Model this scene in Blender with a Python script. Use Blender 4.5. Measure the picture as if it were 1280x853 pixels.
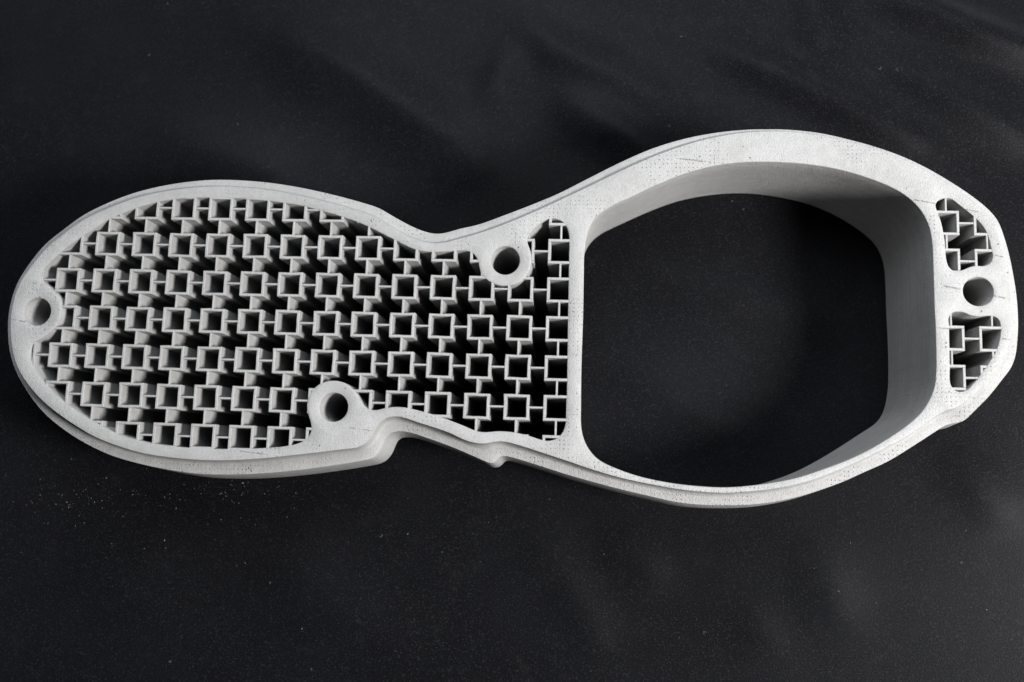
import bpy, bmesh, math, random
import numpy as np
from mathutils import Matrix, Vector
from mathutils.geometry import delaunay_2d_cdt

random.seed(7)
rng = np.random.default_rng(7)
for o in list(bpy.data.objects):
    bpy.data.objects.remove(o)
scene = bpy.context.scene
COL = scene.collection

# ------------------------------------------------------------------ camera
U = 0.01                      # one lattice pitch = 10 mm
H = 3.2                       # height of the part in pitches
OX, OY = 10.5, 2.3            # lattice coordinates of the part's base point
FPX = 1206.0
CAM = np.array([13.08469584, 6.00440441, -24.06535252])
RCV = np.array([[0.9965801, -0.03525744, 0.07473296],
                [0.02456859, 0.98993114, 0.13940128],
                [-0.07889542, -0.13708846, 0.9874119]])


def W(X, Y, Z):
    """lattice coordinates (x right, y towards the viewer, z down) to metres"""
    return ((X - OX) * U, -(Y - OY) * U, (H - Z) * U)


cam_data = bpy.data.cameras.new('camera')
cam = bpy.data.objects.new('camera', cam_data)
COL.objects.link(cam)
D3 = np.diag([1, -1, -1])
Rw = D3 @ RCV.T @ D3
M4 = Matrix([list(Rw[i]) + [W(*CAM)[i]] for i in range(3)] + [[0, 0, 0, 1]])
cam.matrix_world = M4
cam_data.sensor_width = 36.0
cam_data.lens = FPX / 1280 * 36
cam_data.clip_start = 0.01
cam_data.clip_end = 50
cam_data.dof.use_dof = True
cam_data.dof.focus_distance = 0.247
cam_data.dof.aperture_fstop = 13.0
scene.camera = cam

# ------------------------------------------------------------------ light
world = bpy.data.worlds.new('World')
scene.world = world
world.use_nodes = True
bg = world.node_tree.nodes['Background']
bg.inputs[0].default_value = (0.82, 0.9, 1.0, 1)
bg.inputs[1].default_value = 0.025


def area_lamp(name, az, el, dist, size, power, color):
    d = bpy.data.lights.new(name, 'AREA')
    d.shape = 'DISK'
    d.size = size
    d.energy = power
    d.color = color
    o = bpy.data.objects.new(name, d)
    COL.objects.link(o)
    v = Vector((math.cos(el) * math.cos(az), math.cos(el) * math.sin(az), math.sin(el)))
    o.location = v * dist
    o.rotation_euler = v.to_track_quat('Z', 'Y').to_euler()
    return o


area_lamp('studio_lamp', math.radians(-16), math.radians(38.5), 0.60, 0.16, 8.9, (1.0, 0.985, 0.97))
area_lamp('overhead_softbox', math.radians(88), math.radians(54), 0.55, 0.50, 3.8, (0.90, 0.95, 1.0))

vs = scene.view_settings
vs.view_transform = 'Standard'
vs.look = 'None'
vs.exposure = 0.0
vs.gamma = 1.0
vs.use_curve_mapping = False
scene.render.engine = 'CYCLES'


# ------------------------------------------------------------------ node helpers
class NT:
    def __init__(self, name):
        self.m = bpy.data.materials.new(name)
        self.m.use_nodes = True
        self.t = self.m.node_tree
        self.b = self.t.nodes['Principled BSDF']

    def n(self, kind, **kw):
        nd = self.t.nodes.new(kind)
        for k, v in kw.items():
            setattr(nd, k, v)
        return nd

    def link(self, a, b):
        self.t.links.new(a, b)

    def _in(self, sock, v):
        if hasattr(v, 'is_linked') or isinstance(v, bpy.types.NodeSocket):
            self.link(v, sock)
        else:
            sock.default_value = v

    def math(self, op, a, b=0.0, c=0.0, clamp=False):
        nd = self.n('ShaderNodeMath', operation=op, use_clamp=clamp)
        for i, v in enumerate((a, b, c)):
            self._in(nd.inputs[i], v)
        return nd.outputs[0]

    def vm(self, op, a, b=None, out=0):
        nd = self.n('ShaderNodeVectorMath', operation=op)
        self._in(nd.inputs[0], a)
        if b is not None:
            if op == 'SCALE':
                self._in(nd.inputs['Scale'], b)
            else:
                self._in(nd.inputs[1], b)
        return nd.outputs[out]

    def noise(self, vec, scale, detail=2.0, rough=0.5, dist=0.0):
        nd = self.n('ShaderNodeTexNoise')
        self.link(vec, nd.inputs['Vector'])
        nd.inputs['Scale'].default_value = scale
        nd.inputs['Detail'].default_value = detail
        nd.inputs['Roughness'].default_value = rough
        nd.inputs['Distortion'].default_value = dist
        return nd.outputs['Fac']

    def smooth(self, v, lo, hi, a=0.0, b=1.0):
        nd = self.n('ShaderNodeMapRange', interpolation_type='SMOOTHSTEP')
        self._in(nd.inputs[0], v)
        for i, x in zip((1, 2, 3, 4), (lo, hi, a, b)):
            self._in(nd.inputs[i], x)
        return nd.outputs[0]

    def mix(self, f, a, b):
        nd = self.n('ShaderNodeMix', data_type='RGBA')
        self._in(nd.inputs[0], f)
        self._in(nd.inputs[6], a)
        self._in(nd.inputs[7], b)
        return nd.outputs[2]

    def bump(self, h, strength, dist, prev=None):
        nd = self.n('ShaderNodeBump')
        self._in(nd.inputs['Height'], h)
        nd.inputs['Strength'].default_value = strength
        nd.inputs['Distance'].default_value = dist
        if prev is not None:
            self.link(prev, nd.inputs['Normal'])
        return nd.outputs[0]


# ------------------------------------------------------------------ photograph pixel -> point on a plane of the part
def unp(x, y, z=0.0):
    d = RCV.T @ np.array([(x - 640) / FPX, (y - 426.5) / FPX, 1.0])
    s = (z - CAM[2]) / d[2]
    p = CAM + s * d
    return p[:2]


def unps(pts, z=0.0):
    return np.array([unp(x, y, z) for x, y in pts])


# ------------------------------------------------------------------ curves
def catmull(pts, sub=14):
    """closed centripetal Catmull-Rom; returns the dense polyline, sub points for each span"""
    P = np.asarray(pts, float)
    n = len(P)
    out = []
    for i in range(n):
        p0, p1, p2, p3 = P[i - 1], P[i], P[(i + 1) % n], P[(i + 2) % n]
        t0 = 0
        t1 = t0 + max(np.linalg.norm(p1 - p0), 1e-6) ** .5
        t2 = t1 + max(np.linalg.norm(p2 - p1), 1e-6) ** .5
        t3 = t2 + max(np.linalg.norm(p3 - p2), 1e-6) ** .5
        for k in range(sub):
            t = t1 + (t2 - t1) * k / sub
            a1 = (t1 - t) / (t1 - t0) * p0 + (t - t0) / (t1 - t0) * p1
            a2 = (t2 - t) / (t2 - t1) * p1 + (t - t1) / (t2 - t1) * p2
            a3 = (t3 - t) / (t3 - t2) * p2 + (t - t2) / (t3 - t2) * p3
            b1 = (t2 - t) / (t2 - t0) * a1 + (t - t0) / (t2 - t0) * a2
            b2 = (t3 - t) / (t3 - t1) * a2 + (t - t1) / (t3 - t1) * a3
            out.append((t2 - t) / (t2 - t1) * b1 + (t - t1) / (t2 - t1) * b2)
    return np.array(out)


def resample_open(P, n):
    s = np.r_[0, np.cumsum(np.linalg.norm(np.diff(P, axis=0), axis=1))]
    t = np.linspace(0, s[-1], n + 1)[:-1]
    return np.stack([np.interp(t, s, P[:, k]) for k in range(P.shape[1])], axis=1)


def resample_closed(P, step):
    Q = np.vstack([P, P[:1]])
    L = np.linalg.norm(np.diff(Q, axis=0), axis=1).sum()
    return resample_open(Q, max(24, int(L / step)))


def smooth_closed(P, it=2):
    for _ in range(it):
        P = .25 * np.roll(P, 1, 0) + .5 * P + .25 * np.roll(P, -1, 0)
    return P


def sectioned(sections, z, counts=None, step=0.07):
    """sections: list of pixel lists, each starting at a landmark; equal counts keep two curves in step"""
    pts, marks = [], []
    for s in sections:
        marks.append(len(pts))
        pts += s
    zz = z if hasattr(z, '__len__') else None
    if zz is None:
        dense = catmull(unps(pts, z))
    else:
        zp = smooth_closed(np.concatenate([[v] * len(s) for v, s in zip(zz, sections)]), 4)
        dense = catmull(np.array([list(unp(p[0], p[1], q)) + [q] for p, q in zip(pts, zp)]))
    marks = [m * 14 for m in marks] + [len(dense)]
    dense = np.vstack([dense, dense[:1]])
    out, cn = [], []
    for i in range(len(sections)):
        seg = dense[marks[i]:marks[i + 1] + 1]
        if counts is None:
            L = np.linalg.norm(np.diff(seg, axis=0), axis=1).sum()
            c = max(4, int(L / step))
        else:
            c = counts[i]
        cn.append(c)
        out.append(resample_open(seg, c))
    return np.vstack(out), cn


def area2(P):
    x, y = P[:, 0], P[:, 1]
    return np.sum(x * np.roll(y, -1) - np.roll(x, -1) * y)


def normals(P):
    """outward normals of a closed loop"""
    T = np.roll(P, -1, 0) - np.roll(P, 1, 0)
    T /= np.linalg.norm(T, axis=1)[:, None] + 1e-12
    N = np.c_[T[:, 1], -T[:, 0]]
    return N * (1 if area2(P) > 0 else -1)


def grow(P, d):
    return P + normals(P) * d


def inside(px, py, poly):
    px = np.asarray(px, float)
    py = np.asarray(py, float)
    r = np.zeros(px.shape, bool)
    x0, y0 = poly[:, 0], poly[:, 1]
    x1, y1 = np.roll(x0, -1), np.roll(y0, -1)
    for a, b, c, d in zip(x0, y0, x1, y1):
        if b == d:
            continue
        m = (b > py) != (d > py)
        r ^= m & (px < (c - a) * (py - b) / (d - b) + a)
    return r


# ------------------------------------------------------------------ traced outlines (photograph pixels)
RIM = [
    [(13, 400), (16, 380), (24, 356), (39.5, 332), (59.5, 309), (82, 290.5), (107, 273.5), (138, 259), (171, 247), (204, 239.5), (240, 234.5)],
    [(275, 233), (326, 236), (366, 242.5), (399, 250), (424, 256.5), (449, 264), (468, 271), (486, 281.5), (506, 293), (524, 300.5)],
    [(543, 304), (558, 302.5), (577, 297.5), (600, 291), (637, 277.5), (676, 261), (702, 249), (741, 230.5), (780, 211.5), (818, 195), (855.5, 181.5), (893, 171.5)],
    [(931, 165.5), (960, 164), (985, 164.5), (1024, 168.7), (1060, 176.8), (1096, 187), (1129.5, 199.4), (1157.5, 213), (1185, 229.5), (1213, 249), (1231, 265)],
    [(1241, 278), (1248, 295), (1255, 320), (1260, 345), (1264, 372), (1265.5, 400)],
    [(1264.5, 417), (1260, 436), (1254, 447), (1243, 464), (1230, 481.5), (1214, 497)],
    [(1201, 507), (1196, 510), (1191, 511.5), (1183, 513.5)],
    [(1171, 520), (1137, 543.8), (1108.9, 559.3), (1080.7, 573.4), (1052.6, 586), (1024.4, 597.3), (996.3, 605.8), (968, 611.4), (940, 614.5)],
    [(906, 616.5), (871, 614.7), (842, 611), (812, 605.5), (777, 598), (742, 588), (707, 576), (673.6, 565), (645.2, 556)],
    [(631, 552.6), (625, 552.2), (618.7, 552.6), (612, 554)],
    [(607, 554.8), (598.4, 554.8), (582, 551), (561.9, 541.6), (541.6, 534.5), (521, 528)],
    [(503, 522), (490.8, 521), (479, 525.2), (471, 534), (464, 546), (457.5, 554), (450, 558.5)],
    [(443, 560.5), (430, 562), (405, 565), (366, 569.5), (326.6, 573.5)],
    [(284.4, 575.9), (242, 575), (202.6, 571), (174.5, 566), (146.3, 557.6), (118.2, 546.3), (98.5, 535), (78, 521.5), (57, 505), (37.5, 484.4), (23, 462), (15, 436)],
]
LEDGE = [
    [(9.8, 400), (12.7, 380), (21, 354.8), (36.6, 329.4), (56.3, 305.5), (78.8, 287.2), (104, 269), (135, 253.5), (168.8, 240.8), (202.6, 232.4), (240, 226.7)],
    [(275, 224.6), (326.6, 227.3), (368.8, 233.2), (402.6, 240.2), (428, 246.4), (453.5, 253.5), (473.2, 260), (492.9, 271.3), (512.6, 282), (529.4, 289)],
    [(545, 292.3), (557, 291), (574.5, 286), (597, 281), (633.2, 268), (672.6, 252.7), (698.7, 241.6), (737.4, 222), (776, 202.7), (814.8, 185.9), (853.4, 174), (892, 166.3)],
    [(930.8, 162.2), (960, 161.5), (985, 162), (1024.4, 166.2), (1061, 174.3), (1097.6, 184.5), (1131.4, 196.9), (1159.5, 210.4), (1187.7, 226.8), (1216.5, 246), (1236, 262)],
    [(1247, 275), (1254, 291.7), (1261.4, 317), (1266.7, 342.4), (1271, 370), (1273, 400)],
    [(1272.6, 419), (1269.9, 444), (1264.6, 459.2), (1252, 476), (1237, 495), (1220.3, 512)],
    [(1207.6, 524.6), (1203.4, 527.8), (1197, 528.8), (1184.4, 530.5)],
    [(1171.7, 538.3), (1137, 560.7), (1108.9, 577.6), (1080.7, 590.3), (1052.6, 603), (1024.4, 613), (996.3, 621.5), (968, 627.5), (940, 631)],
    [(906, 632), (871, 631), (842.8, 627.5), (812, 620.5), (777, 612.3), (742, 603), (707, 593), (673.6, 582.3), (645.2, 573.5)],
    [(631, 570), (625, 570.5), (621.5, 574), (618.5, 578.5)],
    [(614.7, 580.2), (608.6, 578), (586, 568), (561.9, 557.9), (531.4, 547), (515, 541.6)],
    [(503, 539.4), (490.8, 540.6), (484, 545), (479.5, 553), (476.6, 561), (472, 568), (466, 573)],
    [(458, 575.2), (440, 578.5), (411, 583), (368.8, 588.5), (326.6, 592.2)],
    [(284.4, 593.6), (242, 592), (202.6, 586), (174.5, 580), (140.7, 570.2), (112.5, 557.6), (84.4, 540.7), (56.3, 518), (36.6, 494), (19.7, 464.7), (11.3, 436.6)],
]
RING_TOP = [
    [(729, 390), (729.8, 340), (730.3, 318), (733.5, 294.8)],
    [(742.5, 274), (760.6, 260), (789, 246.3), (820, 231.6), (850.9, 219.2), (881.8, 210), (912.8, 204.5)],
    [(943, 202.6), (982, 203.3), (1018.8, 206.7), (1052.6, 213), (1086.4, 223), (1114.5, 234.3)],
    [(1131.4, 244), (1148.3, 259.6), (1159.5, 278), (1164.6, 297.6), (1166.8, 337)],
    [(1168, 380), (1169.2, 402), (1170.3, 444.4), (1170.3, 465.5), (1168, 484.5)],
    [(1161, 502), (1150.6, 517), (1133.8, 532), (1119, 542.5), (1094.8, 557.5), (1066.7, 572), (1038.5, 583.2), (996.3, 597.3), (968, 603), (940, 607)],
    [(906, 609.3), (871, 607.6), (835.8, 603.4), (800.6, 596), (772.5, 586.6), (746.7, 573.7), (732.7, 556), (726.8, 537.3), (726.3, 507), (726.8, 460)],
]
RING_BASE = [
    [(727, 395), (728, 345), (729.5, 320), (734.8, 307.7)],
    [(747.7, 294.8), (776, 280.6), (814.8, 263.3), (845.7, 252.2), (879.2, 245.2)],
    [(912.8, 241.9), (940, 242.3), (960, 244.5), (982, 248.4), (1010, 255.4), (1038.5, 266.7), (1066.7, 283)],
    [(1086, 297.6), (1097.6, 311.7), (1104.7, 331.4), (1107, 365)],
    [(1108, 395), (1109.5, 423.3), (1110.5, 465.5), (1109.5, 490.8)],
    [(1105, 512.9), (1097.6, 527), (1075, 542.4), (1047, 560.7), (1018.8, 577.6), (990.7, 591.7), (968, 600), (935, 609)],
    [(890, 612.5), (860, 610.5), (832, 606), (800, 598), (772, 588.5), (746, 575.5), (733, 560), (727, 540), (725.5, 510), (726, 460)],
]
POCKET = [(53.5, 337.9), (73.2, 318.2), (84.4, 308.3), (98.5, 298.5), (118.2, 285.8), (135, 274.6), (152, 267.5), (174.5, 259), (197, 253), (216.8, 249.6),
          (250.6, 247.3), (278.8, 247.6), (306.9, 249), (335, 251.3), (354.8, 253.8), (380, 258), (402.6, 264.2), (416.9, 267.8), (431, 272.4), (447.8, 278), (461.9, 284.4), (478.8, 292.9), (495.7, 301.3), (512.6, 309.7), (523.8, 313.4),
          (540.7, 315.2), (568.8, 314), (580, 313.4), (588.5, 315), (595, 321), (598.5, 331), (600.8, 341), (606, 347.5), (614, 353.5), (623, 356.8), (632.5, 357.6), (642, 356.5), (651, 352.3), (658.5, 345), (663, 336), (664.5, 325), (663.5, 315), (659.8, 305),
          (658.8, 298.5), (668.3, 285.5), (678.2, 277), (688, 273.3), (698, 274.8), (706.3, 280.6), (711, 291.5), (711.2, 314.4), (709.8, 398.8), (708.5, 484.4), (707.2, 527), (703.5, 540.2), (695.5, 548.6), (685, 551.2), (677, 550),
          (661.4, 545), (643, 540.6), (622.8, 539), (612.7, 540), (604, 540.3), (594.4, 538.6), (582.2, 533.5), (561.9, 525.4), (541.6, 518.3), (525.3, 513.8), (507, 509.5), (492.8, 508.7), (480.6, 510.2), (470, 512.8), (461, 511.5),
          (454, 506), (449, 497), (443.6, 489), (437, 482.5), (429, 478), (418, 475.8), (407, 477), (397, 481.6), (389.5, 488.5), (385, 497), (383.3, 507), (384.5, 517), (388, 528), (389, 538), (384.5, 547), (374.5, 553.5), (357.6, 557.6), (326.6, 560.2), (284.4, 561.2), (242.2, 560), (202.6, 556),
          (174.5, 550.5), (146.3, 542), (129.4, 533.7), (106.9, 521), (84.4, 505.5), (67.5, 491.4), (50.6, 471.8), (40.8, 456.3), (38, 442), (40.5, 431), (53.5, 422.3), (65, 413.4), (73.6, 402), (77.2, 389), (75.3, 374), (66, 361.5), (55.5, 353), (51.5, 345)]
END_POCKETS = [
    [(1169.6, 257), (1172.8, 250.6), (1181, 247.9), (1188.6, 248.5), (1201.3, 258), (1216, 269.6), (1226.6, 280), (1234, 291.7), (1238.2, 306.5), (1241, 321.3), (1238.2, 328.7), (1230.8, 332.5), (1220.3, 332.3),
     (1211.8, 334), (1203.4, 337.7), (1192.8, 338.8), (1186.5, 334), (1183.4, 325.5), (1181, 300), (1177, 279), (1172.8, 266.4)],
    [(1186.5, 406.4), (1186, 398), (1190.7, 390.8), (1203.4, 390.2), (1211.8, 393.8), (1222.4, 395.9), (1235, 394.8), (1243.5, 395.9), (1248.8, 400), (1251.3, 408.5), (1250, 423.3), (1245.6, 438), (1237, 452.8),
     (1226.6, 467.6), (1218.2, 478.2), (1208.7, 487.7), (1199, 489.8), (1191.8, 486.6), (1188.2, 479.2), (1187.6, 455)],
]
# screw bosses: hole centre pixel, hole radius, outer radius (pitches)
BOSSES = [((46.5, 389.8), 0.365, 0.580), ((631.7, 325.7), 0.365, 0.590), ((417.0, 509.2), 0.365, 0.600), ((1223.0, 364.5), 0.360, 0.460)]

SHELF = [.14, .10, .10, .08, .16, .28, .42, .42, .45, .45, .45, .45, .45, .42]   # drop from the top face to the ledge, section by section
SKIRT = 1.62                 # lower edge of the flange

rim, cnt = sectioned(RIM, 0.0, step=0.075)
ledge3, _ = sectioned(LEDGE, SHELF, counts=cnt)
ledge3 = smooth_closed(ledge3, 2)
ledge, drop = ledge3[:, :2], ledge3[:, 2]
rim = smooth_closed(rim, 1)
ringT, rcn = sectioned(RING_TOP, 0.0, step=0.08)
ringB, _ = sectioned(RING_BASE, H, counts=rcn)
ringT, ringB = smooth_closed(ringT, 2), smooth_closed(ringB, 7)
pocket = resample_closed(smooth_closed(resample_closed(catmull(unps(POCKET)), 0.04), 3), 0.06)
ends = [resample_closed(smooth_closed(resample_closed(catmull(unps(p)), 0.03), 2), 0.05) for p in END_POCKETS]


# ------------------------------------------------------------------ materials
def top_marks(g, P, up):
    # rows of scan pores in the top face, 1 mm apart, patchy
    rot = g.n('ShaderNodeMapping')
    rot.inputs['Rotation'].default_value = (0, 0, math.radians(-1))
    rot.inputs['Scale'].default_value = (930, 930, 930)
    g.link(P, rot.inputs[0])
    wob = g.n('ShaderNodeTexNoise')
    wob.inputs['Scale'].default_value = 700
    g.link(P, wob.inputs['Vector'])
    j = g.vm('SCALE', g.vm('SUBTRACT', wob.outputs['Color'], (.5, .5, .5)), 0.5)
    fr = g.vm('FRACTION', g.vm('ADD', rot.outputs[0], j))
    dd = g.vm('MULTIPLY', g.vm('SUBTRACT', fr, (.5, .5, .5)), (1, 1, 0))
    dl = g.vm('LENGTH', dd, out=1)
    pore = g.smooth(dl, 0.07, 0.16, 1, 0)
    patch = g.smooth(g.noise(P, 75, 2, .5), .47, .60)
    drop = g.smooth(g.noise(P, 1900, 1, .5), .42, .56)
    pore = g.math('MULTIPLY', g.math('MULTIPLY', pore, patch), g.math('MULTIPLY', drop, up))
    # random single pits
    vor = g.n('ShaderNodeTexVoronoi')
    vor.inputs['Scale'].default_value = 420
    g.link(P, vor.inputs['Vector'])
    pit = g.smooth(vor.outputs['Distance'], 0.05, 0.13, 1, 0)
    pit = g.math('MULTIPLY', pit, g.smooth(g.noise(P, 160, 2, .5), .5, .66))
    # hairline scan seams in the top face
    segs = [((1143, 250), (1168, 254.5)), ((1207, 262), (1226, 266)), ((1168, 305), (1182, 308)), ((1242, 319), (1254, 321.5)), ((1177, 357), (1204, 362.5)), ((1242, 370), (1262, 374)),
            ((1252, 423), (1263, 425)), ((32, 352), (54, 356.5)), ((15, 400), (31, 402.5)), ((300, 564), (347, 571)), ((437, 535), (464, 539)), ((1182, 514.5), (1199, 510)), ((845, 198), (887, 203)), ((1168, 410), (1186, 411))]
    seam = None
    for a, b in segs:
        A = Vector(W(*unp(*a), 0.0))
        B = Vector(W(*unp(*b), 0.0))
        ba = B - A
        pa = g.vm('SUBTRACT', P, tuple(A))
        h = g.math('MULTIPLY', g.vm('DOT_PRODUCT', pa, tuple(ba), out=1), 1 / ba.dot(ba), clamp=True)
        hn = g.vm('SCALE', tuple(ba), h)
        dn = g.vm('LENGTH', g.vm('SUBTRACT', pa, hn), out=1)
        seam = dn if seam is None else g.math('MINIMUM', seam, dn)
    seam = g.math('ADD', seam, g.math('MULTIPLY', g.math('SUBTRACT', g.noise(P, 900, 2, .6), .5), 0.00045))
    seam = g.math('MULTIPLY', g.smooth(seam, 0.00005, 0.00020, 1, 0), up)
    dark = g.math('MAXIMUM', g.math('MAXIMUM', g.math('MULTIPLY', pore, .68), g.math('MULTIPLY', pit, .5)), g.math('MULTIPLY', g.math('MULTIPLY', seam, g.smooth(g.noise(P, 500, 2, .6), .35, .6)), .45))
    return dark


def metal_material(name, marks):
    g = NT(name)
    pos = g.n('ShaderNodeNewGeometry')
    P, N = pos.outputs['Position'], pos.outputs['Normal']
    sep = g.n('ShaderNodeSeparateXYZ')
    g.link(N, sep.inputs[0])
    up = g.smooth(sep.outputs[2], 0.85, 0.97)
    side = g.math('SUBTRACT', 1.0, up)
    stain = g.smooth(g.noise(P, 120, 5, .65, .4), .52, .72, 0, .22)
    # build-layer bands on the walls
    mp = g.n('ShaderNodeMapping')
    mp.inputs['Scale'].default_value = (25, 25, 1500)
    g.link(P, mp.inputs[0])
    band = g.noise(mp.outputs[0], 1.0, 3, .6)
    # mottled powder grey
    big = g.noise(P, 45, 3, .6)
    mid = g.noise(P, 420, 3, .6)
    fine = g.noise(P, 3600, 2, .6)
    col = g.mix(g.smooth(big, .3, .7), (0.255, 0.253, 0.249, 1), (0.290, 0.289, 0.287, 1))
    col = g.mix(g.smooth(mid, .38, .7, 0, .45), col, (0.318, 0.317, 0.313, 1))
    col = g.mix(g.smooth(fine, .5, .75, 0, .55), col, (0.154, 0.151, 0.147, 1))
    col = g.mix(g.math('MULTIPLY', g.smooth(band, .4, .65, 0, .30), side), col, (0.174, 0.173, 0.170, 1))
    col = g.mix(stain, col, (0.207, 0.203, 0.194, 1))
    dark = 0.0
    if marks:
        dark = top_marks(g, P, up)
        col = g.mix(dark, col, (0.057, 0.055, 0.053, 1))
    g.link(col, g.b.inputs['Base Color'])
    g.b.inputs['Metallic'].default_value = 0.0
    g.b.inputs['Roughness'].default_value = 0.62
    g.b.inputs['Specular IOR Level'].default_value = 0.35
    # relief: powder grain, build layers on the walls, pores
    sp = g.n('ShaderNodeSeparateXYZ')
    g.link(P, sp.inputs[0])
    lay = g.math('SINE', g.math('MULTIPLY', sp.outputs[2], 2 * math.pi / 0.00045))
    lay = g.math('MULTIPLY', lay, side)
    h = g.math('ADD', g.math('MULTIPLY', fine, 1.0), g.math('MULTIPLY', mid, .8))
    h = g.math('ADD', h, g.math('MULTIPLY', lay, .10))
    h = g.math('SUBTRACT', h, g.math('MULTIPLY', dark, 2.2))
    g.link(g.bump(h, 0.85, 0.00024), g.b.inputs['Normal'])
    return g.m


def cloth_material():
    g = NT('black_cotton')
    pos = g.n('ShaderNodeNewGeometry')
    P = pos.outputs['Position']
    big = g.noise(P, 14, 4, .6)
    fuzz = g.noise(P, 2300, 3, .7)
    blot = g.noise(P, 130, 5, .7)
    col = g.mix(g.smooth(big, .35, .7), (0.0026, 0.0026, 0.0033, 1), (0.0042, 0.0043, 0.0052, 1))
    col = g.mix(g.smooth(blot, .52, .75, 0, .55), col, (0.00680, 0.00680, 0.00768, 1))
    col = g.mix(g.smooth(fuzz, .53, .70, 0, 1.0), col, (0.0150, 0.0151, 0.0172, 1))
    g.link(col, g.b.inputs['Base Color'])
    g.b.inputs['Roughness'].default_value = 0.42
    g.b.inputs['Specular IOR Level'].default_value = 0.032
    g.b.inputs['Sheen Weight'].default_value = 0.04
    g.b.inputs['Sheen Roughness'].default_value = 0.5
    g.b.inputs['Sheen Tint'].default_value = (.85, .93, 1, 1)
    # nap
    h = g.math('MULTIPLY', fuzz, 2.2)
    g.link(g.bump(h, 0.3, 0.00015), g.b.inputs['Normal'])
    return g.m


def plain(name, col, rough=.6):
    g = NT(name)
    pos = g.n('ShaderNodeNewGeometry')
    f = g.noise(pos.outputs['Position'], 2500, 2, .5)
    c2 = tuple(x * .55 for x in col[:3]) + (1,)
    g.link(g.mix(g.smooth(f, .35, .7), col, c2), g.b.inputs['Base Color'])
    g.b.inputs['Roughness'].default_value = rough
    return g.m


METAL = metal_material('sintered_metal', True)
LATTICE_METAL = metal_material('lattice_metal', False)
CLOTH = cloth_material()
DUST = plain('metal_powder', (0.26, 0.255, 0.25, 1))
LINT = plain('grey_lint', (0.05, 0.05, 0.052, 1), .9)


# ------------------------------------------------------------------ mesh helpers
def mesh_object(name, bm, mat, parent=None, loc=(0, 0, 0), sharp=None):
    if sharp is not None:
        for f in bm.faces:
            f.smooth = True
        lim = math.radians(sharp)
        for e in bm.edges:
            if len(e.link_faces) == 2:
                e.smooth = e.calc_face_angle(0) < lim
            else:
                e.smooth = False
    me = bpy.data.meshes.new(name)
    bm.to_mesh(me)
    bm.free()
    me.materials.append(mat)
    o = bpy.data.objects.new(name, me)
    COL.objects.link(o)
    o.location = loc
    if parent is not None:
        o.parent = parent
    return o


def add_ring(bm, P, z):
    zs = z if hasattr(z, '__len__') else [z] * len(P)
    return [bm.verts.new(W(p[0], p[1], zz)) for p, zz in zip(P, zs)]


def bridge(bm, a, b):
    n = len(a)
    for i in range(n):
        k = (i + 1) % n
        bm.faces.new((a[i], a[k], b[k], b[i]))


def cap(bm, loops, hole_tests):
    """fill between loops of verts lying in one plane; hole_tests: polygons (2D metres) to leave open, first loop is the outside"""
    vs, es, vmap = [], [], []
    for lp in loops:
        s = len(vs)
        for v in lp:
            vs.append(Vector((v.co.x / U, v.co.y / U)))
            vmap.append(v)
        n = len(lp)
        es += [(s + i, s + (i + 1) % n) for i in range(n)]
    zc = loops[0][0].co.z
    res = delaunay_2d_cdt(vs, es, [], 1, 1e-6)
    ov, faces, orig = res[0], res[2], res[3]
    pick = [vmap[o[0]] if o else bm.verts.new((p.x * U, p.y * U, zc)) for o, p in zip(orig, ov)]
    cx = U * np.array([[sum(ov[i].x for i in f) / len(f), sum(ov[i].y for i in f) / len(f)] for f in faces])
    keep = np.ones(len(faces), bool)
    for k, poly in enumerate(hole_tests):
        ins = inside(cx[:, 0], cx[:, 1], poly)
        keep &= ins if k == 0 else ~ins
    for f, kk in zip(faces, keep):
        if kk:
            try:
                bm.faces.new([pick[i] for i in f])
            except ValueError:
                pass


def poly2d(ring):
    return np.array([(v.co.x, v.co.y) for v in ring])


# ------------------------------------------------------------------ black cloth
def base_footprint():
    return grow(ledge, -0.25)


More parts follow.
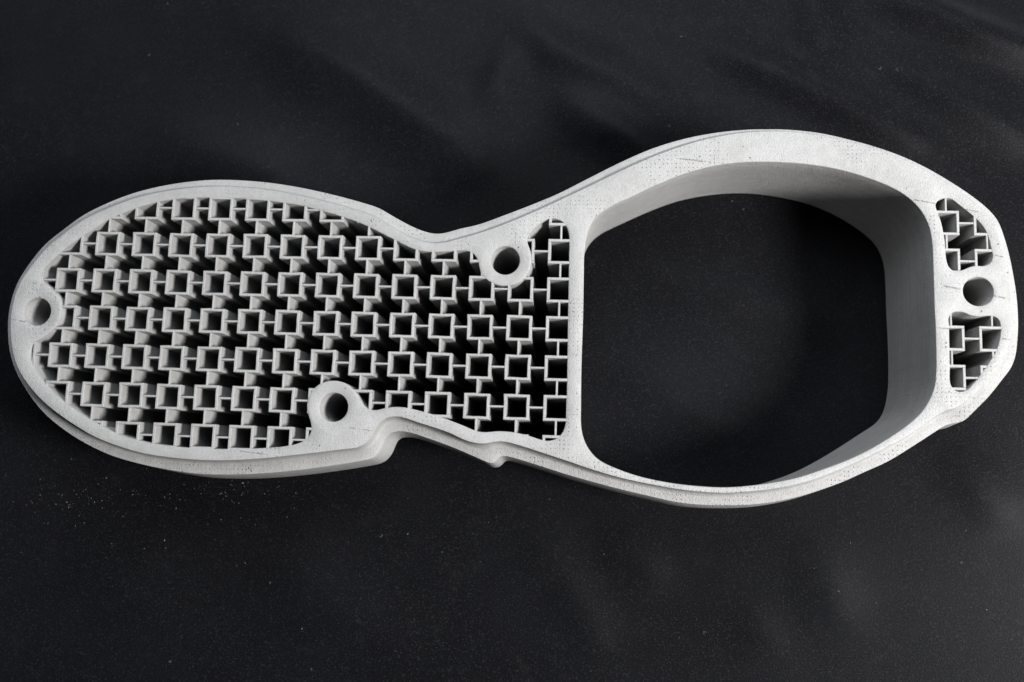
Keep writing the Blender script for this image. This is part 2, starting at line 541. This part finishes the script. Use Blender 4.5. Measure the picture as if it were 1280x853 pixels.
def make_cloth():
    nx, ny = 520, 420
    x = np.linspace(-0.42, 0.42, nx)
    y = np.linspace(-0.32, 0.34, ny)
    X, Y = np.meshgrid(x, y)
    Z = np.zeros_like(X)

    def px(a, b):
        q = W(*unp(a, b, H), H)
        return q[0], q[1]

    def fold(pts, h, w):
        h *= 2.2 if pts[0][1] < 200 else 1.9
        nonlocal Z
        for (a, b) in zip(pts[:-1], pts[1:]):
            pass
        best = np.full(X.shape, 1e9)
        tt = np.zeros_like(X)
        L = [px(*p) for p in pts]
        tot = sum(math.dist(L[i], L[i + 1]) for i in range(len(L) - 1))
        acc = 0
        for i in range(len(L) - 1):
            ax, ay = L[i]
            bx, by = L[i + 1]
            l2 = (bx - ax) ** 2 + (by - ay) ** 2
            t = np.clip(((X - ax) * (bx - ax) + (Y - ay) * (by - ay)) / l2, 0, 1)
            d = np.hypot(X - ax - t * (bx - ax), Y - ay - t * (by - ay))
            m = d < best
            best = np.where(m, d, best)
            tt = np.where(m, (acc + t * math.sqrt(l2)) / tot, tt)
            acc += math.sqrt(l2)
        env = np.sin(np.pi * np.clip(tt, 0.02, .98)) ** .6
        Z += 1.2 * h * env * (.6 * np.exp(-(best / w) ** 2) + .4 * np.exp(-best / (.6 * w)))

    # creases running down to the right behind the ring
    fold([(880, 55), (950, 85), (1040, 130), (1170, 185)], .0022, .0045)
    fold([(640, 20), (700, 70), (790, 110), (870, 150)], .0020, .006)
    fold([(1080, -15), (1150, 15), (1220, 45), (1330, 80)], .0026, .006)
    fold([(690, 110), (740, 150), (800, 180), (850, 215)], .0020, .007)
    fold([(330, 40), (430, 90), (520, 150), (620, 215)], .0026, .010)
    fold([(640, 60), (628, 100), (600, 150)], .0012, .005)
    fold([(1010, -30), (1020, 20), (1015, 70)], .0015, .006)
    fold([(180, 165), (260, 190), (380, 225)], .0015, .009)
    fold([(1090, 70), (1180, 120), (1300, 180)], .0018, .007)
    # soft creases in front
    fold([(655, 660), (690, 710), (730, 770), (750, 830)], .0009, .008)
    fold([(760, 670), (800, 710), (840, 735)], .0007, .007)
    fold([(925, 755), (950, 785), (975, 822)], .0004, .005)
    fold([(1000, 680), (1030, 720), (1060, 790)], .0006, .008)
    fold([(1190, 560), (1225, 610), (1270, 660)], .0008, .008)
    fold([(330, 690), (420, 760), (520, 830)], .0011, .012)
    fold([(60, 690), (180, 760), (260, 850)], .0012, .012)
    # inside the ring
    fold([(770, 300), (860, 350), (960, 380), (1060, 410)], .0012, .012)
    fold([(760, 450), (850, 500), (960, 570)], .0010, .012)
    # slow unevenness
    for k in range(26):
        a = rng.uniform(0, 2 * math.pi)
        f = rng.uniform(14, 75)
        Z += .010 / f * np.sin(f * (X * math.cos(a) + Y * math.sin(a)) + rng.uniform(0, 6.28)) * .55
    # pressed flat under the part
    f1 = poly2d_xy(grow(base_footprint(), .35))
    ins = inside(X.ravel(), Y.ravel(), f1).reshape(X.shape)
    f2 = poly2d_xy(grow(ringB, -.25))
    ins &= ~inside(X.ravel(), Y.ravel(), f2).reshape(X.shape)
    Zt = np.where(ins, np.minimum(Z, -.0006) * .15 - .0004, Z)
    for _ in range(6):
        Zs = Zt.copy()
        Zs[1:-1, 1:-1] = (Zt[1:-1, 1:-1] * 2 + Zt[:-2, 1:-1] + Zt[2:, 1:-1] + Zt[1:-1, :-2] + Zt[1:-1, 2:]) / 6
        Zt = np.where(ins, np.minimum(Zs, -.0003), Zs)
    Z = Zt
    verts = np.c_[X.ravel(), Y.ravel(), Z.ravel()]
    idx = np.arange(nx * ny).reshape(ny, nx)
    faces = np.c_[idx[:-1, :-1].ravel(), idx[:-1, 1:].ravel(), idx[1:, 1:].ravel(), idx[1:, :-1].ravel()]
    me = bpy.data.meshes.new('black_cloth')
    me.from_pydata(verts.tolist(), [], faces.tolist())
    me.materials.append(CLOTH)
    me.polygons.foreach_set('use_smooth', [True] * len(me.polygons))
    o = bpy.data.objects.new('black_cloth', me)
    COL.objects.link(o)
    o['kind'] = 'structure'
    o['label'] = 'matte black cloth with soft creases lying under the metal part'

    def height(xx, yy):
        i = int(round((xx - x[0]) / (x[1] - x[0])))
        j = int(round((yy - y[0]) / (y[1] - y[0])))
        i = min(max(i, 0), nx - 1)
        j = min(max(j, 0), ny - 1)
        return Z[j, i]
    return height, px


def poly2d_xy(P):
    return np.array([W(a, b, 0)[:2] for a, b in P])


cloth_z, cloth_px = make_cloth()

# ------------------------------------------------------------------ the metal part
root = bpy.data.objects.new('metal_lattice_frame', None)
COL.objects.link(root)
root.empty_display_size = 0.02
root['label'] = 'pale grey printed metal frame with square lattice infill and open ring'
root['category'] = 'metal part'


def circle(c, r, n=56):
    a = np.linspace(0, 2 * math.pi, n, endpoint=False)
    return np.c_[c[0] + r * np.cos(a), c[1] + r * np.sin(a)]


def make_frame():
    bm = bmesh.new()
    # outside: top edge, concave fillet down to the ledge, flange, recessed foot
    cz = np.minimum(.024, drop * .1)
    chain = [(grow(rim, -.026), 0.0), (grow(rim, -.008), cz * .25), (rim, cz)]
    st = np.maximum(drop * (.08 + .85 * drop), cz + .002)
    chain.append((rim + (ledge - rim) * .02, st))
    for k in range(1, 9):
        a = k / 8 * math.pi / 2
        chain.append((rim + (ledge - rim) * (.02 + .38 * (1 - math.cos(a))), st + (drop - .015 - st) * math.sin(a)))
    gl = normals(ledge)
    chain.append((ledge - gl * .022, drop))
    chain.append((ledge - gl * .006, drop + .006))
    chain.append((ledge, drop + .022))
    chain.append((ledge + gl * .05, drop * .5 + .8))
    chain.append((ledge + gl * .105, SKIRT - .07))
    chain.append((ledge + gl * .09, SKIRT - .01))
    chain.append((ledge + gl * .0, SKIRT + .02))
    foot = smooth_closed(ledge - gl * .34, 12)
    chain.append((foot, SKIRT + .12))
    chain.append((foot, H))
    rings = [add_ring(bm, P, z) for P, z in chain]
    for a, b in zip(rings[:-1], rings[1:]):
        bridge(bm, a, b)
    tops, bottoms = [rings[0]], [rings[-1]]

    def opening(top, base, steps=3, ch=.03):
        ch_loops = [(grow(top, ch), 0.0), (grow(top, ch * .3), ch * .35), (top, ch * 1.2)]
        for k in range(1, steps + 1):
            t = k / steps
            ch_loops.append((top + (base - top) * t, ch * 1.2 + (H - ch * 1.2) * t))
        rr = [add_ring(bm, P, z) for P, z in ch_loops]
        for a, b in zip(rr[:-1], rr[1:]):
            bridge(bm, a, b)
        tops.append(rr[0])
        bottoms.append(rr[-1])

    opening(ringT, ringB, 6)
    opening(pocket, pocket)
    for e in ends:
        opening(e, e, ch=.022)
    for c, r, R in BOSSES:
        q = circle(unp(*c), R)
        tops.append(add_ring(bm, q, 0.0))
        bottoms.append(add_ring(bm, q, H))
    cap(bm, tops, [poly2d(t) for t in tops])
    cap(bm, bottoms, [poly2d(t) for t in bottoms])
    bmesh.ops.recalc_face_normals(bm, faces=bm.faces)
    # the top face must look up
    f = max(bm.faces, key=lambda f: f.calc_center_median().z * (abs(f.normal.z) > .99))
    if f.normal.z < 0:
        bmesh.ops.reverse_faces(bm, faces=bm.faces)
    return mesh_object('frame', bm, METAL, root, sharp=32)


make_frame()


def make_boss(c, r, R):
    bm = bmesh.new()
    p = unp(*c)
    loops = [(R, 0.0), (r + .03, 0.0), (r + .01, .010), (r, .04), (r, H), (R, H)]
    rr = [add_ring(bm, circle(p, q), z) for q, z in loops]
    for a, b in zip(rr, rr[1:] + rr[:1]):
        bridge(bm, a, b)
    bmesh.ops.recalc_face_normals(bm, faces=bm.faces)
    return mesh_object('screw_boss', bm, METAL, root, sharp=32)


for b in BOSSES:
    make_boss(*b)

# ------------------------------------------------------------------ lattice
END_X = (22.535, 22.585)
CELL, WALL, RIB = 0.645, 0.070, 0.050
ZT, ZB = 0.010, H - .02


def box(bm, x0, x1, y0, y1, z0=ZT, z1=ZB):
    c = .010
    lo = [(x0 + c, y0 + c), (x1 - c, y0 + c), (x1 - c, y1 - c), (x0 + c, y1 - c)]
    hi = [(x0, y0), (x1, y0), (x1, y1), (x0, y1)]
    a = [bm.verts.new((p[0] * U, -p[1] * U, -z0 * U)) for p in lo]
    b = [bm.verts.new((p[0] * U, -p[1] * U, -(z0 + c) * U)) for p in hi]
    d = [bm.verts.new((p[0] * U, -p[1] * U, -z1 * U)) for p in hi]
    bm.faces.new(a)
    bridge(bm, a, b)
    bridge(bm, b, d)
    bm.faces.new(d[::-1])


def tube(bm, x0, y0, s, w):
    """square tube with a softened, slightly uneven top edge"""
    c = .012
    wob = [(random.uniform(-1, 1), random.uniform(-1, 1)) for _ in range(12)]

    def sq(o, z, amp):
        k = [(o, o), (s - o, o), (s - o, s - o), (o, s - o)]
        pts = []
        for i in range(4):
            p, q = k[i], k[(i + 1) % 4]
            for t in (0, .36, .68):
                pts.append((p[0] + (q[0] - p[0]) * t, p[1] + (q[1] - p[1]) * t))
        return [bm.verts.new(((x0 + p[0] + amp * e[0]) * U, -(y0 + p[1] + amp * e[1]) * U, -z * U)) for p, e in zip(pts, wob)]
    rr = [sq(0, ZB, 0), sq(0, ZT + c, .008), sq(c, ZT, .008), sq(w - c, ZT, .006), sq(w, ZT + c, .006), sq(w, ZB, 0)]
    for a, b in zip(rr, rr[1:] + rr[:1]):
        bridge(bm, a, b)


def runs(poly, p, q, half, n=60):
    """stretches of the strip p-q that lie inside the opening (t0, t1)"""
    t = (np.arange(n) + .5) / n
    d = np.array([q[0] - p[0], q[1] - p[1]])
    nrm = np.array([-d[1], d[0]]) / np.linalg.norm(d) * half
    ok = np.zeros(n, bool)
    for s in (-1, 0, 1):
        ok |= inside(p[0] + d[0] * t + nrm[0] * s, p[1] + d[1] * t + nrm[1] * s, poly)
    out, i = [], 0
    while i < n:
        if ok[i]:
            k = i
            while k < n and ok[k]:
                k += 1
            out.append((i / n, k / n))
            i = k
        else:
            i += 1
    return out


shared = {}


def finish(name, bm, at):
    bmesh.ops.recalc_face_normals(bm, faces=bm.faces)
    loc = W(at[0], at[1], 0.0)
    return mesh_object(name, bm, LATTICE_METAL, root, loc)


def place_shared(key, name, build, at):
    loc = W(at[0], at[1], 0.0)
    if key not in shared:
        bm = bmesh.new()
        build(bm)
        bmesh.ops.recalc_face_normals(bm, faces=bm.faces)
        shared[key] = mesh_object(name, bm, LATTICE_METAL, root, loc)
    else:
        o = shared[key].copy()
        COL.objects.link(o)
        o.parent = root
        o.location = loc
        if key[0] == 'cell':
            jit = random.uniform(-.005, .005) * U
            o.location = (loc[0] + jit, loc[1] + random.uniform(-.005, .005) * U, loc[2] - random.uniform(0, .004) * U)
            o.rotation_euler = (0, 0, math.radians(random.uniform(-.5, .5)))


def lattice(poly_raw, cs, rs, at, pitch):
    poly = grow(poly_raw, 0.035)
    R = RIB / 2 * pitch
    for r in rs:
        for c in cs:
            x, y = at(c, r)
            s, w = CELL * pitch, WALL * pitch
            corners = [(x, y), (x + s, y), (x + s, y + s), (x, y + s), (x + s / 2, y), (x + s, y + s / 2), (x + s / 2, y + s), (x, y + s / 2)]
            ins = inside([k[0] for k in corners], [k[1] for k in corners], poly_raw)
            walls = [('h', y + w / 2, x, x + s), ('h', y + s - w / 2, x, x + s), ('v', x + w / 2, y + w, y + s - w), ('v', x + s - w / 2, y + w, y + s - w)]
            if ins.all():
                place_shared(('cell', round(pitch, 3), random.randrange(6)), 'lattice_cell', lambda bm: tube(bm, 0, 0, s, w), (x, y))
            else:
                bm = bmesh.new()
                for kind, m, a, b in walls:
                    p, q = ((a, m), (b, m)) if kind == 'h' else ((m, a), (m, b))
                    for t0, t1 in runs(poly, p, q, w / 2):
                        u0, u1 = a + (b - a) * t0, a + (b - a) * t1
                        if u1 - u0 < .03:
                            continue
                        if kind == 'h':
                            box(bm, u0 - x, u1 - x, m - w / 2 - y, m + w / 2 - y)
                        else:
                            box(bm, m - w / 2 - x, m + w / 2 - x, u0 - y, u1 - y)
                if len(bm.verts):
                    finish('lattice_cell', bm, (x, y))
                else:
                    bm.free()
            # ribs to the next cell on the right and the next one in front
            x2, y2 = at(c + 1, r)[0], at(c, r + 1)[1]
            for kind, m, a, b in (('h', y + s / 2, x + s, x2), ('v', x + s / 2, y + s, y2)):
                p, q = ((a, m), (b, m)) if kind == 'h' else ((m, a), (m, b))
                rr = runs(poly, p, q, R, 30)
                if len(rr) == 1 and rr[0] == (0.0, 1.0):
                    if kind == 'h':
                        place_shared((kind, round(pitch, 3)), 'lattice_rib', lambda bm: box(bm, -.02, b - a + .02, -R, R, ZT + .006), (a, m))
                    else:
                        place_shared((kind, round(pitch, 3)), 'lattice_rib', lambda bm: box(bm, -R, R, -.02, b - a + .02, ZT + .006), (m, a))
                else:
                    bm = bmesh.new()
                    for t0, t1 in rr:
                        u0, u1 = (b - a) * t0, (b - a) * t1
                        if u1 - u0 < .03:
                            continue
                        if kind == 'h':
                            box(bm, u0, u1, -R, R)
                        else:
                            box(bm, -R, R, u0, u1)
                    if len(bm.verts):
                        finish('lattice_rib', bm, (a, m) if kind == 'h' else (m, a))
                    else:
                        bm.free()


lattice(pocket, range(-3, 14), range(-2, 8), lambda c, r: (c, r), 1.0)
for e, ex in zip(ends, END_X):
    lattice(e, range(-2, 3), range(-3, 6), lambda c, r: (ex + .968 * c, .078 + .965 * r), .966)


# ------------------------------------------------------------------ powder specks and lint on the cloth
def speck_cloud(name, spots, mat, label):
    verts, faces = [], []
    for (x, y, r) in spots:
        z = cloth_z(x, y) + r * .5
        s = len(verts)
        for k in range(6):
            v = Vector([(1, 0, 0), (-1, 0, 0), (0, 1, 0), (0, -1, 0), (0, 0, 1), (0, 0, -1)][k]) * r * random.uniform(.6, 1.2)
            verts.append((x + v.x, y + v.y, z + v.z))
        for f in ((0, 2, 4), (2, 1, 4), (1, 3, 4), (3, 0, 4), (2, 0, 5), (1, 2, 5), (3, 1, 5), (0, 3, 5)):
            faces.append(tuple(s + i for i in f))
    me = bpy.data.meshes.new(name)
    me.from_pydata(verts, [], faces)
    me.materials.append(mat)
    o = bpy.data.objects.new(name, me)
    COL.objects.link(o)
    o['kind'] = 'stuff'
    o['label'] = label
    o['category'] = 'dust'
    return o


spots = []
for cx, cy, sx, sy, n in ((100, 622, 34, 14, 170), (290, 611, 50, 11, 150), (160, 635, 90, 32, 130), (360, 612, 50, 18, 22), (1000, 690, 190, 80, 14), (560, 670, 90, 50, 14), (640, 690, 500, 110, 22), (700, 90, 400, 60, 3)):
    for k in range(n):
        x, y = cloth_px(random.gauss(cx, sx), random.gauss(cy, sy))
        spots.append((x, y, (.000025 + .00013 * random.random() ** 4)))
for a, b, r in ((302, 604, .0003), (280, 616, .0002), (210, 618, .00022), (204, 676, .00025), (139, 680, .0002), (509, 668, .00025), (358, 647, .0002), (275, 650, .00022), (1063, 679, .0002), (1232, 762, .00022), (306, 704, .0002), (104, 654, .0002)):
    x, y = cloth_px(a, b)
    spots.append((x, y, r * .75))
speck_cloud('metal_dust', spots, DUST, 'pale metal powder specks scattered on the cloth in front of the part')


def make_lint():
    verts, faces = [], []
    places = [(1098, 90), (1116, 93), (853, 47), (835, 160), (212, 8), (300, 157), (1200, 705), (1049, 740), (755, 692), (687, 625), (915, 250), (930, 262), (476, 672), (880, 790), (1206, 664), (215, 828), (390, 836), (1095, 755), (338, 730), (188, 72)]
    places += [(random.uniform(20, 1260), random.uniform(620, 845)) for _ in range(24)]
    for i, (a, b) in enumerate(places):
        x, y = cloth_px(a, b)
        ang = random.uniform(0, 6.28)
        ln = random.uniform(.0004, .0009) if i < 20 else random.uniform(.0003, .0009)
        rad = .00007 if i < 20 else .00004
        for k in range(3 if i < 20 else 1):
            aa = ang + random.uniform(-1.2, 1.2)
            cur = random.uniform(-.6, .6)
            n = 5
            prev = None
            px_, py_ = x, y
            for j in range(n + 1):
                z = cloth_z(px_, py_) + rad + .00012 * math.sin(j / n * math.pi)
                s = len(verts)
                nx_, ny_ = -math.sin(aa), math.cos(aa)
                verts += [(px_ + nx_ * rad, py_ + ny_ * rad, z), (px_, py_, z + rad), (px_ - nx_ * rad, py_ - ny_ * rad, z)]
                if prev is not None:
                    faces += [(prev, prev + 1, s + 1, s), (prev + 1, prev + 2, s + 2, s + 1), (prev + 2, prev, s, s + 2)]
                prev = s
                px_ += math.cos(aa) * ln / n
                py_ += math.sin(aa) * ln / n
                aa += cur / n
    me = bpy.data.meshes.new('lint')
    me.from_pydata(verts, [], faces)
    me.materials.append(LINT)
    o = bpy.data.objects.new('lint', me)
    COL.objects.link(o)
    o['kind'] = 'stuff'
    o['label'] = 'tiny grey fibres of lint caught on the black cloth'
    o['category'] = 'lint'


make_lint()
